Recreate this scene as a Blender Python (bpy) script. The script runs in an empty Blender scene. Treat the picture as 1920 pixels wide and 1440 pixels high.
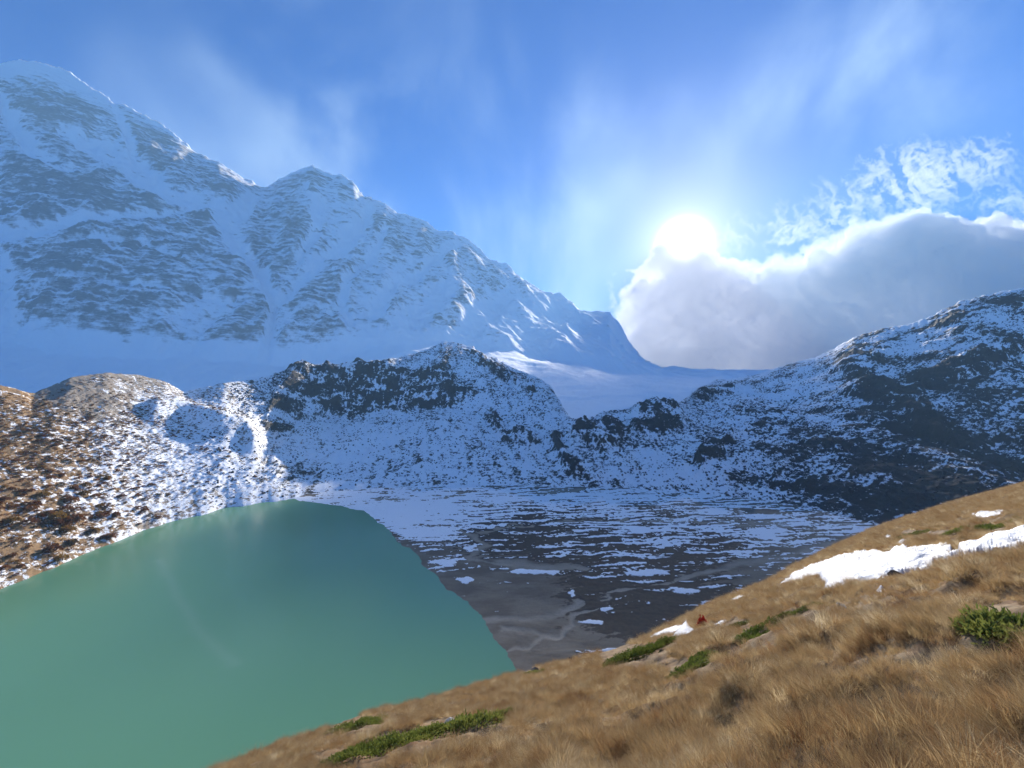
import bpy, math, random
import numpy as np

# ------------------------------------------------------------------ camera, sky, sun, exposure
scene = bpy.context.scene
F = 800.0                      # focal length in photograph pixels (1920 wide)
LAKE = -120.0                  # lake level below the eye
cam_d = bpy.data.cameras.new('camera')
cam_d.sensor_width = 36.0
cam_d.lens = 36.0 * F / 1920.0
cam_d.clip_start = 0.1
cam_d.clip_end = 60000.0
cam = bpy.data.objects.new('camera', cam_d)
cam.location = (0, 0, 0)
cam.rotation_euler = (math.radians(90), 0, 0)
scene.collection.objects.link(cam)
scene.camera = cam

SUN_SEEN = np.array([(1283 - 960) / F, 1.0, (720 - 460) / F])      # centre of the glare
SUN_SEEN /= np.linalg.norm(SUN_SEEN)
SUN_DIR = np.array([(1283 - 960) / F, 1.0, (720 - 422) / F])
SUN_DIR /= np.linalg.norm(SUN_DIR)
SUN_EL = math.asin(SUN_DIR[2])
SUN_AZ = math.atan2(SUN_DIR[0], SUN_DIR[1])          # clockwise from +Y

sun_d = bpy.data.lights.new('sun', 'SUN')
sun_d.energy = 5.0
sun_d.angle = math.radians(0.53)
sun_d.color = (1.0, 0.93, 0.83)
sun = bpy.data.objects.new('sun', sun_d)
sun.rotation_euler = (math.pi / 2 - SUN_EL, 0, math.pi - SUN_AZ)
scene.collection.objects.link(sun)

SKY_STRENGTH = 0.10
world = bpy.data.worlds.new('World')
scene.world = world
world.use_nodes = True
wt = world.node_tree
wt.nodes.clear()


def N(t, typ, **kw):
    n = t.nodes.new(typ)
    for k, v in kw.items():
        if k == 'inp':
            for a, b in v.items():
                n.inputs[a].default_value = b
        else:
            setattr(n, k, v)
    return n


def math_n(t, op, a, b=None, c=None, clamp=False):
    n = t.nodes.new('ShaderNodeMath')
    n.operation = op
    n.use_clamp = clamp
    for i, v in enumerate((a, b, c)):
        if v is None:
            continue
        if isinstance(v, (int, float)):
            n.inputs[i].default_value = v
        else:
            t.links.new(v, n.inputs[i])
    return n.outputs[0]


def maprange(t, v, a, b, c=0.0, d=1.0, smooth=True):
    n = t.nodes.new('ShaderNodeMapRange')
    n.interpolation_type = 'SMOOTHSTEP' if smooth else 'LINEAR'
    t.links.new(v, n.inputs['Value'])
    for k, val in zip(('From Min', 'From Max', 'To Min', 'To Max'), (a, b, c, d)):
        n.inputs[k].default_value = val
    return n.outputs[0]


def mixc(t, fac, a, b, blend='MIX'):
    n = t.nodes.new('ShaderNodeMix')
    n.data_type = 'RGBA'
    n.blend_type = blend
    for sock, v in ((n.inputs[0], fac), (n.inputs[6], a), (n.inputs[7], b)):
        if isinstance(v, (int, float)):
            sock.default_value = v
        elif isinstance(v, tuple):
            sock.default_value = v if len(v) == 4 else v + (1.0,)
        else:
            t.links.new(v, sock)
    return n.outputs[2]


def noise(t, vec, scale, detail=4.0, rough=0.55, dist=0.0):
    n = t.nodes.new('ShaderNodeTexNoise')
    n.inputs['Scale'].default_value = scale
    n.inputs['Detail'].default_value = detail
    n.inputs['Roughness'].default_value = rough
    n.inputs['Distortion'].default_value = dist
    if vec is not None:
        t.links.new(vec, n.inputs['Vector'])
    return n.outputs['Fac']


sky = N(wt, 'ShaderNodeTexSky', sky_type='NISHITA', sun_disc=False, sun_elevation=SUN_EL,
        sun_rotation=SUN_AZ, altitude=2600.0, air_density=1.0, dust_density=0.08, ozone_density=5.0)
tc = N(wt, 'ShaderNodeTexCoord')
dirv = tc.outputs['Generated']
dotn = N(wt, 'ShaderNodeVectorMath', operation='DOT_PRODUCT')
wt.links.new(dirv, dotn.inputs[0])
dotn.inputs[1].default_value = tuple(SUN_SEEN)
cosv = dotn.outputs['Value']
ang = math_n(wt, 'ARCCOSINE', math_n(wt, 'MINIMUM', cosv, 0.999999))       # radians from the sun
# thin high cloud: soft streaks against the blue, brighter towards the sun
mp = N(wt, 'ShaderNodeMapping')
mp.inputs['Rotation'].default_value = (0.0, math.radians(-24), 0.0)
mp.inputs['Scale'].default_value = (1.9, 1.6, 1.15)
mp.inputs['Location'].default_value = (4.4, 6.6, 0.5)
wt.links.new(dirv, mp.inputs['Vector'])
c1 = noise(wt, mp.outputs[0], 1.7, 7.0, 0.52, 0.35)
off = N(wt, 'ShaderNodeVectorMath', operation='ADD')
wt.links.new(dirv, off.inputs[0])
off.inputs[1].default_value = (1, 4, 4)
c2 = noise(wt, off.outputs[0], 1.3, 3.0, 0.5, 0.2)
veil = math_n(wt, 'MULTIPLY', maprange(wt, c1, 0.40, 0.74), maprange(wt, c2, 0.40, 0.64), clamp=True)
lobe = math_n(wt, 'MULTIPLY', math_n(wt, 'EXPONENT', math_n(wt, 'MULTIPLY', ang, -3.2)), 0.9)
lobe = math_n(wt, 'ADD', lobe, 0.9)
veil_col = N(wt, 'ShaderNodeVectorMath', operation='SCALE')
veil_col.inputs[0].default_value = (2.5, 3.4, 4.8)
wt.links.new(lobe, veil_col.inputs['Scale'])
skyc = mixc(wt, 1.0, sky.outputs[0], (0.12, 0.42, 0.80), 'MULTIPLY')
sky_mix = mixc(wt, math_n(wt, 'MULTIPLY', veil, 0.85), skyc, veil_col.outputs[0])
# the sun itself and its aureole
disc = math_n(wt, 'MULTIPLY', math_n(wt, 'EXPONENT', math_n(wt, 'MULTIPLY', math_n(wt, 'POWER', math_n(wt, 'MULTIPLY', ang, 47.0), 1.7), -1.0)), 420.0)
aur = math_n(wt, 'MULTIPLY', math_n(wt, 'EXPONENT', math_n(wt, 'MULTIPLY', ang, -11.0)), 6.0)
aur = math_n(wt, 'ADD', aur, math_n(wt, 'MULTIPLY', math_n(wt, 'EXPONENT', math_n(wt, 'MULTIPLY', ang, -7.0)), 2.2))
glow = N(wt, 'ShaderNodeVectorMath', operation='SCALE')
glow.inputs[0].default_value = (1.0, 0.93, 0.78)
wt.links.new(math_n(wt, 'ADD', disc, aur), glow.inputs['Scale'])
addw = N(wt, 'ShaderNodeVectorMath', operation='ADD')
wt.links.new(sky_mix, addw.inputs[0])
wt.links.new(glow.outputs[0], addw.inputs[1])
bg = N(wt, 'ShaderNodeBackground', inp={'Strength': SKY_STRENGTH})
wt.links.new(addw.outputs[0], bg.inputs[0])
wo = N(wt, 'ShaderNodeOutputWorld')
wt.links.new(bg.outputs[0], wo.inputs[0])

scene.view_settings.view_transform = 'Standard'
scene.view_settings.look = 'None'
scene.view_settings.exposure = 1.1
scene.view_settings.gamma = 1.0
scene.view_settings.use_curve_mapping = False
cy = scene.cycles
cy.use_denoising = True
cy.max_bounces = 6
cy.diffuse_bounces = 4
cy.glossy_bounces = 2
cy.transmission_bounces = 3
cy.volume_bounces = 6
cy.transparent_max_bounces = 48
cy.use_adaptive_sampling = True
cy.adaptive_threshold = 0.03

# ------------------------------------------------------------------ numeric helpers
rng = np.random.default_rng(7)
random.seed(7)


_GA = np.arange(256) * (2 * math.pi / 256)
_GX = np.cos(_GA).astype(np.float32); _GY = np.sin(_GA).astype(np.float32)
_PM = np.random.default_rng(99).permutation(4096).astype(np.int32)


def pnoise(x, y, seed=0):
    x = np.asarray(x, np.float32); y = np.asarray(y, np.float32)
    x, y = np.broadcast_arrays(x, y)
    xf = np.floor(x); yf = np.floor(y)
    fx = x - xf; fy = y - yf
    ix = xf.astype(np.int32); iy = yf.astype(np.int32) + seed * 57
    u = fx * fx * fx * (fx * (fx * 6 - 15) + 10)
    v = fy * fy * fy * (fy * (fy * 6 - 15) + 10)
    r0 = _PM[iy & 4095]; r1 = _PM[(iy + 1) & 4095]

    def g(r, ox, oy):
        h = _PM[(r + ix + ox) & 4095] & 255
        return _GX[h] * (fx - ox) + _GY[h] * (fy - oy)
    n0 = g(r0, 0, 0); n0 += u * (g(r0, 1, 0) - n0)
    n1 = g(r1, 0, 1); n1 += u * (g(r1, 1, 1) - n1)
    return (n0 + v * (n1 - n0)) * 1.5


def fbm(x, y, octv=6, gain=0.5, lac=2.03, seed=0, ridged=False):
    s = np.zeros(np.broadcast(x, y).shape); a = 1.0; tot = 0.0
    for i in range(octv):
        n = pnoise(x, y, seed + i * 17)
        if ridged:
            n = 1.0 - 2.0 * np.abs(n)
        s += a * n; tot += a
        x = x * lac + 13.7; y = y * lac - 7.3; a *= gain
    return s / tot


def sstep(a, b, x):
    t = np.clip((x - a) / (b - a), 0, 1)
    return t * t * (3 - 2 * t)


def seg_dist(px, py, pts, vals=None):
    """distance to a polyline (and an optional value interpolated along it)"""
    d = np.full(px.shape, 1e9); w = np.zeros(px.shape)
    for i in range(len(pts) - 1):
        ax, ay = pts[i][:2]; bx, by = pts[i + 1][:2]
        dx, dy = bx - ax, by - ay
        t = np.clip(((px - ax) * dx + (py - ay) * dy) / (dx * dx + dy * dy + 1e-9), 0, 1)
        dd = np.hypot(px - ax - t * dx, py - ay - t * dy)
        m = dd < d
        d = np.where(m, dd, d)
        if vals is not None:
            w = np.where(m, vals[i] + t * (vals[i + 1] - vals[i]), w)
    return (d, w) if vals is not None else d


def poly_sd(px, py, poly):
    """signed distance to a closed polygon, negative inside"""
    d = np.full(px.shape, 1e9); inside = np.zeros(px.shape, bool)
    n = len(poly)
    for i in range(n):
        ax, ay = poly[i]; bx, by = poly[(i + 1) % n]
        dx, dy = bx - ax, by - ay
        t = np.clip(((px - ax) * dx + (py - ay) * dy) / (dx * dx + dy * dy + 1e-9), 0, 1)
        d = np.minimum(d, np.hypot(px - ax - t * dx, py - ay - t * dy))
        c = ((ay > py) != (by > py)) & (px < (bx - ax) * (py - ay) / (by - ay + 1e-12) + ax)
        inside ^= c
    return np.where(inside, -d, d)


def in_box(PX, PY, pts, pad):
    a = np.array([p[:2] for p in pts], float)
    return (PX > a[:, 0].min() - pad) & (PX < a[:, 0].max() + pad) & (PY > a[:, 1].min() - pad) & (PY < a[:, 1].max() + pad)


def poly_mask(PX, PY, polys, a, b):
    out = np.zeros(PX.shape)
    for p in polys:
        m = in_box(PX, PY, p, max(b, 0) + 1)
        if m.any():
            out[m] = np.maximum(out[m], 1 - sstep(a, b, poly_sd(PX[m], PY[m], p)))
    return out


def link(o, parent=None):
    scene.collection.objects.link(o)
    if parent is not None:
        o.parent = parent
    return o


def tag(o, label, cat=None, group=None, kind=None):
    o['label'] = label
    if cat: o['category'] = cat
    if group: o['group'] = group
    if kind: o['kind'] = kind
    return o


def mesh_np(name, V, faces, mat, smooth=True, attrs=None):
    """V (n,3), faces (m,k) with k = 3 or 4"""
    me = bpy.data.meshes.new(name)
    V = np.ascontiguousarray(V, np.float32); faces = np.ascontiguousarray(faces, np.int32)
    m, k = faces.shape
    me.vertices.add(len(V)); me.vertices.foreach_set('co', V.ravel())
    me.loops.add(m * k); me.loops.foreach_set('vertex_index', faces.ravel())
    me.polygons.add(m)
    me.polygons.foreach_set('loop_start', np.arange(0, m * k, k, dtype=np.int32))
    if smooth:
        me.polygons.foreach_set('use_smooth', np.ones(m, bool))
    for an, arr in (attrs or {}).items():
        a = me.attributes.new(an, 'FLOAT', 'POINT')
        a.data.foreach_set('value', np.ascontiguousarray(arr, np.float32).ravel())
    me.update(calc_edges=True)
    if mat: me.materials.append(mat)
    return me


def compact(V, faces, attrs):
    used = np.unique(faces)
    remap = np.full(len(V), -1, np.int64); remap[used] = np.arange(len(used))
    return V[used], remap[faces], {k: v.ravel()[used] for k, v in attrs.items()}


def grid_faces(R, C):
    i = np.arange(R * C).reshape(R, C)
    return np.stack([i[:-1, :-1], i[:-1, 1:], i[1:, 1:], i[1:, :-1]], -1).reshape(-1, 4)


def grid_obj(name, X, Y, Z, mat, attrs, keep=None):
    V = np.stack([X, Y, Z], -1).reshape(-1, 3)
    f = grid_faces(*X.shape)
    if keep is not None:
        f = f[keep.ravel()]
    V, f, at = compact(V, f, attrs)
    return link(bpy.data.objects.new(name, mesh_np(name, V, f, mat, True, at)))


def new_mat(name):
    m = bpy.data.materials.new(name)
    m.use_nodes = True
    t = m.node_tree
    t.nodes.clear()
    out = N(t, 'ShaderNodeOutputMaterial')
    return m, t, out


def attr(t, name):
    return N(t, 'ShaderNodeAttribute', attribute_name=name).outputs['Fac']


def objco(t, scale=(1, 1, 1), rot=(0, 0, 0)):
    c = N(t, 'ShaderNodeTexCoord').outputs['Object']
    m = N(t, 'ShaderNodeMapping')
    m.inputs['Scale'].default_value = scale
    m.inputs['Rotation'].default_value = rot
    t.links.new(c, m.inputs['Vector'])
    return m.outputs[0]


# ------------------------------------------------------------------ terrain materials
def terrain_mat(name, rock_a, rock_b, rock_c, size, k=0.5, edge=0.06, veg=None, bump=0.6, strata=None, snow_col=(0.90, 0.91, 0.92)):
    """snow over bare ground: attribute 'snow' sets how much, noise of 'size' metres breaks the edge"""
    m, t, out = new_mat(name)
    co = objco(t) if strata is None else objco(t, strata[0], strata[1])
    n1 = noise(t, co, 1.0 / size, 6.0, 0.62)
    n2 = noise(t, co, 4.3 / size, 4.0, 0.6)
    n3 = noise(t, objco(t), 0.22 / size, 4.0, 0.55)
    s = math_n(t, 'ADD', attr(t, 'snow'), math_n(t, 'MULTIPLY', math_n(t, 'SUBTRACT', n1, 0.5), k * 2))
    s = math_n(t, 'ADD', s, math_n(t, 'MULTIPLY', math_n(t, 'SUBTRACT', n2, 0.5), k))
    sm = maprange(t, s, 0.5 - edge, 0.5 + edge)
    rock = mixc(t, maprange(t, n2, 0.3, 0.7), rock_a, rock_b)
    rock = mixc(t, maprange(t, n3, 0.35, 0.65), rock, rock_c)
    if veg is not None:
        vg = mixc(t, maprange(t, n2, 0.35, 0.65), veg[0], veg[1])
        vf = math_n(t, 'ADD', attr(t, 'veg'), math_n(t, 'MULTIPLY', math_n(t, 'SUBTRACT', n1, 0.5), 0.9))
        rock = mixc(t, maprange(t, vf, 0.4, 0.6), rock, vg)
    col = mixc(t, sm, rock, snow_col)
    p = N(t, 'ShaderNodeBsdfPrincipled')
    t.links.new(col, p.inputs['Base Color'])
    p.inputs['Roughness'].default_value = 0.85
    p.inputs['Specular IOR Level'].default_value = 0.2
    b = N(t, 'ShaderNodeBump')
    b.inputs['Strength'].default_value = bump
    b.inputs['Distance'].default_value = size * 0.12
    hgt = math_n(t, 'ADD', math_n(t, 'MULTIPLY', n2, 1.0), math_n(t, 'MULTIPLY', sm, 0.25))
    t.links.new(hgt, b.inputs['Height'])
    t.links.new(b.outputs[0], p.inputs['Normal'])
    t.links.new(p.outputs[0], out.inputs[0])
    return m


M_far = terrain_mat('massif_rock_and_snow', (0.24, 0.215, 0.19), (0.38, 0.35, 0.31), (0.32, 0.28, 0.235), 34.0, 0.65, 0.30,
                    strata=((0.45, 0.45, 1.9), (0, math.radians(9), 0)))
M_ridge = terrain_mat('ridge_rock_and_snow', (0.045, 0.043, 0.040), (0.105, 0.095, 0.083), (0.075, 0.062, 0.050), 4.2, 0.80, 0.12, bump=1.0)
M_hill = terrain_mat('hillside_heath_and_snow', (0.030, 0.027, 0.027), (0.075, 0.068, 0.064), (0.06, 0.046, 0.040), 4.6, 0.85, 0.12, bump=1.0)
M_mor = terrain_mat('moraine_scree_and_snow', (0.24, 0.20, 0.16), (0.38, 0.325, 0.26), (0.30, 0.24, 0.18), 3.4, 0.8, 0.10,
                    veg=((0.20, 0.12, 0.06), (0.32, 0.205, 0.10)))

# ------------------------------------------------------------------ feature lines (photo column -> picture row, distance)
def line(tbl, px):
    tb = np.array(tbl, float)
    return np.interp(px, tb[:, 0], tb[:, 1]), np.interp(px, tb[:, 0], tb[:, 2])


def loft(px, lines, rows):
    """columns are vertical planes through the eye; lines are (py, dist) pairs from near to far"""
    Ys = np.stack([l[1] for l in lines]); Zs = np.stack([(720 - l[0]) / F * l[1] for l in lines])
    Yo, Zo, To = [], [], []
    for k in range(len(lines) - 1):
        n = rows[k]
        tt = np.linspace(0, 1, n, endpoint=(k == len(lines) - 2))[:, None]
        Yo.append(Ys[k] + (Ys[k + 1] - Ys[k]) * tt)
        Zo.append(Zs[k] + (Zs[k + 1] - Zs[k]) * tt)
        To.append(k + tt + 0 * Ys[k])
    Y = np.concatenate(Yo); Z = np.concatenate(Zo); T = np.concatenate(To)
    return (px - 960) / F * Y, Y, Z, T


def blur_rows(Z, n, w=None):
    k = np.ones(2 * n + 1) / (2 * n + 1)
    P = np.pad(Z, ((n, n), (0, 0)), mode='edge')
    o = sum(P[i:i + Z.shape[0]] * k[i] for i in range(2 * n + 1))
    return o if w is None else Z + (o - Z) * w


def blur_1d(v, n):
    k = np.hanning(2 * n + 3)[1:-1]; k /= k.sum()
    return np.convolve(np.pad(v, n, mode='edge'), k, 'valid')


def topx(X, Y, Z):
    return 960 + X / Y * F, 720 - Z / Y * F


def lane_field(PX, PY, lanes):
    out = np.zeros(PX.shape)
    for pts in lanes:
        m = in_box(PX, PY, pts, 1.4 * max(p[2] for p in pts))
        if m.any():
            d, w = seg_dist(PX[m], PY[m], [p[:2] for p in pts], [p[2] for p in pts])
            out[m] = np.maximum(out[m], 1 - sstep(0.35, 1.3, d / np.maximum(w, 1)))
    return out


# ------------------------------------------------------------------ the great massif (far)
pxC = np.linspace(-170, 2110, 980)
crest = [(-170, 100, 2150), (0, 121, 2400), (40, 118, 2430), (75, 125, 2460), (110, 140, 2500), (160, 165, 2550), (215, 196, 2600), (250, 214, 2640), (300, 245, 2700),
         (330, 262, 2730), (360, 285, 2780), (410, 304, 2850), (440, 325, 2900), (480, 351, 3000), (500, 352, 3020), (540, 329, 3060),
         (585, 310, 3100), (612, 333, 3120), (640, 334, 3140), (662, 345, 3160), (682, 371, 3200), (725, 386, 3260), (745, 401, 3300),
         (790, 420, 3350), (815, 440, 3400), (850, 439, 3450), (880, 464, 3500), (910, 488, 3550), (960, 510, 3650), (1010, 541, 3750),
         (1060, 561, 3850), (1090, 583, 3900), (1143, 588, 4000), (1162, 616, 4010), (1185, 655, 4030), (1210, 686, 4060), (1250, 702, 4100), (1300, 706, 4250), (1420, 708, 4350), (1500, 710, 4400),
         (2110, 712, 4450)]
c4 = line(crest, pxC)
n2l = [(-170, 640, 1600), (0, 650, 1650), (200, 668, 1650), (400, 672, 1700), (500, 684, 1750), (560, 688, 1800), (640, 668, 1850), (750, 640, 1900), (830, 640, 2000),
       (900, 650, 2100), (1000, 665, 2200), (1100, 690, 2300), (1200, 705, 2300), (1300, 710, 2300), (1500, 712, 2400), (2110, 712, 2400)]
c2 = [blur_1d(v, 25) for v in line(n2l, pxC)]
n1l = [(-170, 722, 1350), (0, 722, 1400), (300, 724, 1400), (600, 722, 1450), (900, 726, 1400), (1040, 748, 1080), (1100, 746, 1100), (1200, 737, 1150), (1300, 724, 1300),
       (1500, 722, 1500), (2110, 722, 1500)]
c1_ = [blur_1d(v, 25) for v in line(n1l, pxC)]
n0l = [(-170, 780, 1250), (900, 780, 1250), (990, 780, 1050), (1040, 790, 800), (1060, 797, 750), (1160, 797, 750), (1270, 797, 780), (1340, 770, 1080), (1500, 765, 1080), (2110, 765, 1080)]
c0 = line(n0l, pxC)
z2 = (720 - c2[0]) / F * c2[1]; z4 = (720 - c4[0]) / F * c4[1]
y3 = c2[1] + (c4[1] - c2[1]) * 0.52; z3 = z2 + (z4 - z2) * 0.45
c3 = (720 - F * z3 / y3, y3)
y5 = c4[1] + 330; z5 = z4 * 0.62 - 60
c5 = (720 - F * z5 / y5, y5)
y_c = c4[1] + 30; z_c = z4 - 22
c45 = (720 - F * z_c / y_c, y_c)
X, Y, Z, T = loft(pxC, [c0, c1_, c2, c3, c4, c45, c5], [40, 60, 130, 170, 8, 30])
crest_w = np.clip(1 - np.abs(T - 4.0) / 0.9, 0, 1)          # 1 at the crest
Z = blur_rows(Z, 6, 1 - sstep(0.55, 1.0, crest_w))
PX, PY = topx(X, Y, Z)
lanes = [  # snow gullies and ramps: (column, row, half width)
    [(0, 180, 8), (25, 235, 14), (60, 290, 16), (130, 330, 10)],
    [(120, 258, 14), (200, 290, 22), (270, 335, 26), (330, 375, 22), (392, 402, 14)],
    [(0, 452, 16), (90, 432, 14), (200, 418, 12), (300, 412, 10), (370, 402, 9)],
    [(405, 392, 14), (420, 430, 26), (440, 470, 24), (470, 500, 16), (500, 545, 12), (515, 590, 11), (505, 640, 9), (495, 680, 12)],
    [(470, 385, 14), (430, 420, 24)],
    [(700, 392, 10), (660, 440, 20), (620, 480, 18), (570, 530, 14), (530, 575, 11), (512, 600, 9)],
    [(565, 345, 5), (600, 390, 14), (590, 440, 12), (560, 500, 7)],
    [(-60, 470, 30), (-5, 500, 26), (10, 560, 22), (5, 610, 30), (60, 645, 22)],
    [(720, 440, 8), (690, 500, 12), (650, 540, 12), (640, 590, 10), (650, 620, 16)],
    [(850, 470, 6), (800, 510, 10), (740, 540, 12), (700, 600, 18)],
    [(840, 560, 22), (790, 590, 26), (740, 610, 14)],
    [(950, 560, 16), (900, 600, 30), (860, 640, 20)],
    [(1040, 600, 30), (1000, 640, 40)],
    [(215, 200, 6), (240, 260, 12), (255, 320, 10)],
    [(120, 470, 8), (260, 470, 6), (330, 500, 8)], [(60, 520, 5), (200, 545, 6), (330, 560, 8), (440, 575, 6)],
]
rocks = [
    [(28, 500), (60, 470), (180, 440), (330, 425), (388, 396), (402, 418), (430, 480), (470, 520), (480, 560), (400, 575), (300, 600), (160, 590), (60, 545)],
    [(470, 405), (540, 380), (585, 420), (570, 480), (520, 552), (480, 520), (462, 460)],
    [(372, 640), (420, 600), (498, 572), (500, 640), (450, 674), (395, 668)],
    [(510, 660), (560, 612), (640, 602), (655, 640), (570, 682), (520, 684)],
    [(535, 590), (590, 540), (640, 500), (690, 520), (640, 590), (560, 620)],
    [(48, 590), (140, 556), (260, 590), (330, 610), (330, 640), (230, 650), (100, 636)],
    [(0, 160), (60, 170), (200, 215), (150, 270), (80, 240), (40, 230)],
    [(225, 215), (300, 250), (410, 310), (475, 352), (440, 380), (330, 370), (290, 330), (250, 280)],
    [(500, 356), (585, 314), (680, 372), (640, 372), (600, 350), (520, 372)],
    [(700, 400), (800, 430), (850, 445), (800, 490), (740, 500), (700, 470)],
    [(820, 470), (870, 460), (980, 530), (1060, 570), (960, 560), (860, 540)],
    [(720, 560), (800, 530), (900, 560), (880, 600), (800, 620), (740, 600)],
    [(0, 290), (110, 310), (240, 370), (330, 400), (200, 410), (0, 435)],
    [(180, 690), (200, 676), (235, 684), (220, 696)], [(1085, 592), (1140, 592), (1150, 640), (1100, 640)],
]
wpx = PX + 14 * fbm(X / 160, Z / 160 + Y / 300, 4, seed=3); wpy = PY + 10 * fbm(X / 130 + 9, Z / 130, 4, seed=5)
L = lane_field(PX + 9 * fbm(X / 120, Z / 120, 4, 0.6, seed=13), PY + 7 * fbm(X / 120 + 3, Z / 120 + 8, 4, 0.6, seed=15), lanes)
RK = poly_mask(wpx, wpy, rocks, -10, 8)
face = sstep(1.9, 2.2, T) * (1 - sstep(4.3, 5.2, T))
# relief: ribs that run down the face, broad bulges, ledges
along = X * 0.9 + Y * 0.42
rib = fbm(along / 420 + 0.25 * fbm(X / 500, Z / 500, 3, seed=21), Z / 1300 + 3, 6, 0.55, seed=11, ridged=True)
bul = fbm(X / 650, (Y + Z) / 650, 6, 0.5, seed=31)
strata = Z + 0.16 * along + 30 * fbm(X / 300, Z / 300, 3, seed=41)
ledge = fbm(along / 190, strata / 34, 5, 0.6, seed=51)
keepc = 1 - 0.75 * sstep(0.5, 1.0, crest_w)
dz = face * keepc * (70 * rib + 60 * bul) + face * (1 - 0.4 * crest_w) * 20 * ledge
dz += face * crest_w * 14 * fbm(along / 60, Z / 80, 4, 0.6, seed=61) * sstep(180, 300, PX)
dz -= face * 34 * L * keepc
dz += face * 18 * RK * keepc
glac = (1 - face)
dz += glac * 16 * fbm(X / 150, Y / 150, 6, 0.55, seed=71) * sstep(0.2, 1.0, T)
Z = Z + dz
gy, gx = np.gradient(Z)
dy = np.gradient(Y, axis=0); dxx = np.gradient(X, axis=1)
steep = np.abs(gy / np.maximum(np.abs(dy), 1e-3))
small = fbm(along / 75, strata / 20, 5, 0.62, seed=81)
small2 = fbm(along / 34, strata / 11, 4, 0.65, seed=83)
patchy = fbm(X / 170, strata / 70, 5, 0.62, seed=91)
lgap = np.clip(0.75 + 0.7 * patchy + 0.5 * small, 0.15, 1.1)
snow = 0.84 + 0.66 * small + 0.34 * small2 + 0.34 * patchy - 0.24 * rib - 0.22 * RK + 0.80 * L * lgap - 0.20 * np.clip(steep - 1.2, -0.8, 1.2)
snow = snow * face + (1 - face) * (0.86 + 0.5 * small + 0.42 * patchy)
snow += 0.8 * sstep(0.8, 1, crest_w) * (1 - sstep(190, 215, PX)) + 0.35 * sstep(900, 1100, PX)
snow += 0.5 * (1 - sstep(2.0, 2.12, T)) + (T > 4.02) * 0.7
massif = grid_obj('snowy_mountain', X, Y, Z, M_far, {'snow': snow})
tag(massif, 'huge hazy snow streaked mountain massif rising behind the lake', 'mountain', kind='structure')

# ------------------------------------------------------------------ the middle ground round the lake
pxA = np.linspace(-170, 2110, 1050)
base = [(-170, 1172), (0, 1105), (100, 1065), (200, 1022), (300, 985), (350, 972), (420, 953), (480, 945), (560, 934), (620, 922), (740, 915), (830, 913), (900, 912), (1000, 912),
        (1100, 914), (1200, 918), (1300, 925), (1400, 936), (1500, 950), (1600, 974), (1640, 985), (1700, 1003), (1800, 1030), (1920, 1060), (2110, 1100)]
bpy_ = blur_1d(np.interp(pxA, [b[0] for b in base], [b[1] for b in base]), 8)
bpy_ += 5 * fbm(pxA / 60, 0 * pxA, 4, seed=5)
bY = (-LAKE) * F / (bpy_ - 720)
l1 = (720 + 119.6 * F / bY, bY)
l0 = (720 + 126 * F / (bY * 0.955), bY * 0.955)
m1 = [(-170, 900, 290), (0, 900, 320), (100, 890, 350), (200, 862, 400), (300, 850, 450), (350, 850, 470), (420, 845, 490), (480, 830, 545), (560, 792, 700), (620, 790, 765),
      (700, 782, 785), (740, 775, 790), (800, 768, 800), (850, 766, 800), (900, 790, 765), (950, 802, 725), (1000, 815, 660), (1070, 842, 570), (1160, 842, 570),
      (1230, 832, 580), (1300, 832, 570), (1340, 832, 560), (1420, 840, 540), (1490, 850, 520), (1560, 850, 500), (1700, 850, 480), (1800, 850, 470), (2110, 850, 470)]
m2 = [(-170, 800, 350), (0, 805, 370), (100, 800, 400), (200, 775, 460), (300, 775, 520), (350, 785, 540), (420, 775, 570), (480, 760, 640), (560, 700, 765), (620, 690, 830),
      (700, 690, 855), (740, 692, 865), (800, 695, 875), (850, 690, 890), (900, 702, 870), (950, 735, 815), (1000, 765, 730), (1070, 800, 620), (1160, 800, 620),
      (1230, 790, 640), (1270, 790, 650), (1300, 780, 680), (1340, 770, 720), (1420, 770, 720), (1490, 770, 700), (1560, 760, 680), (1600, 750, 660), (1700, 740, 640),
      (1800, 720, 620), (1920, 700, 620), (2110, 690, 600)]
cr = [(-170, 716, 380), (0, 722, 410), (40, 732, 425), (60, 738, 440), (100, 722, 465), (130, 708, 480), (200, 699, 520), (260, 703, 560), (310, 715, 585), (345, 735, 605),
      (380, 727, 620), (420, 718, 640), (480, 712, 700), (520, 700, 740), (560, 688, 790), (620, 684, 860), (700, 680, 890), (740, 672, 980), (800, 656, 1030), (830, 640, 1050),
      (850, 642, 1050), (880, 650, 1040), (920, 671, 1010), (960, 690, 960), (1000, 704, 900), (1030, 722, 820), (1050, 752, 730), (1070, 788, 680), (1110, 785, 680), (1130, 772, 685),
      (1160, 770, 690), (1180, 765, 695), (1205, 752, 700), (1240, 750, 700), (1270, 757, 720), (1290, 745, 800), (1310, 728, 880), (1340, 714, 1000), (1380, 710, 1010), (1420, 702, 1020), (1490, 681, 1000), (1530, 670, 980), (1560, 655, 960),
      (1600, 633, 920), (1650, 618, 890), (1700, 611, 860), (1760, 590, 830), (1800, 572, 800), (1850, 558, 780), (1920, 540, 760), (2110, 490, 730)]
q1 = [blur_1d(v, 9) for v in line(m1, pxA)]
q2 = [blur_1d(v, 9) for v in line(m2, pxA)]
q3 = line(cr, pxA)
q3 = [blur_1d(v, 2) for v in q3]
zc = (720 - q3[0]) / F * q3[1]
y4 = q3[1] + 50; z4_ = zc - 22
y5 = q3[1] + 240; z5_ = np.minimum(zc - 90, -80.0)
l4 = (720 - F * z4_ / y4, y4); l5 = (720 - F * z5_ / y5, y5)
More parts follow.
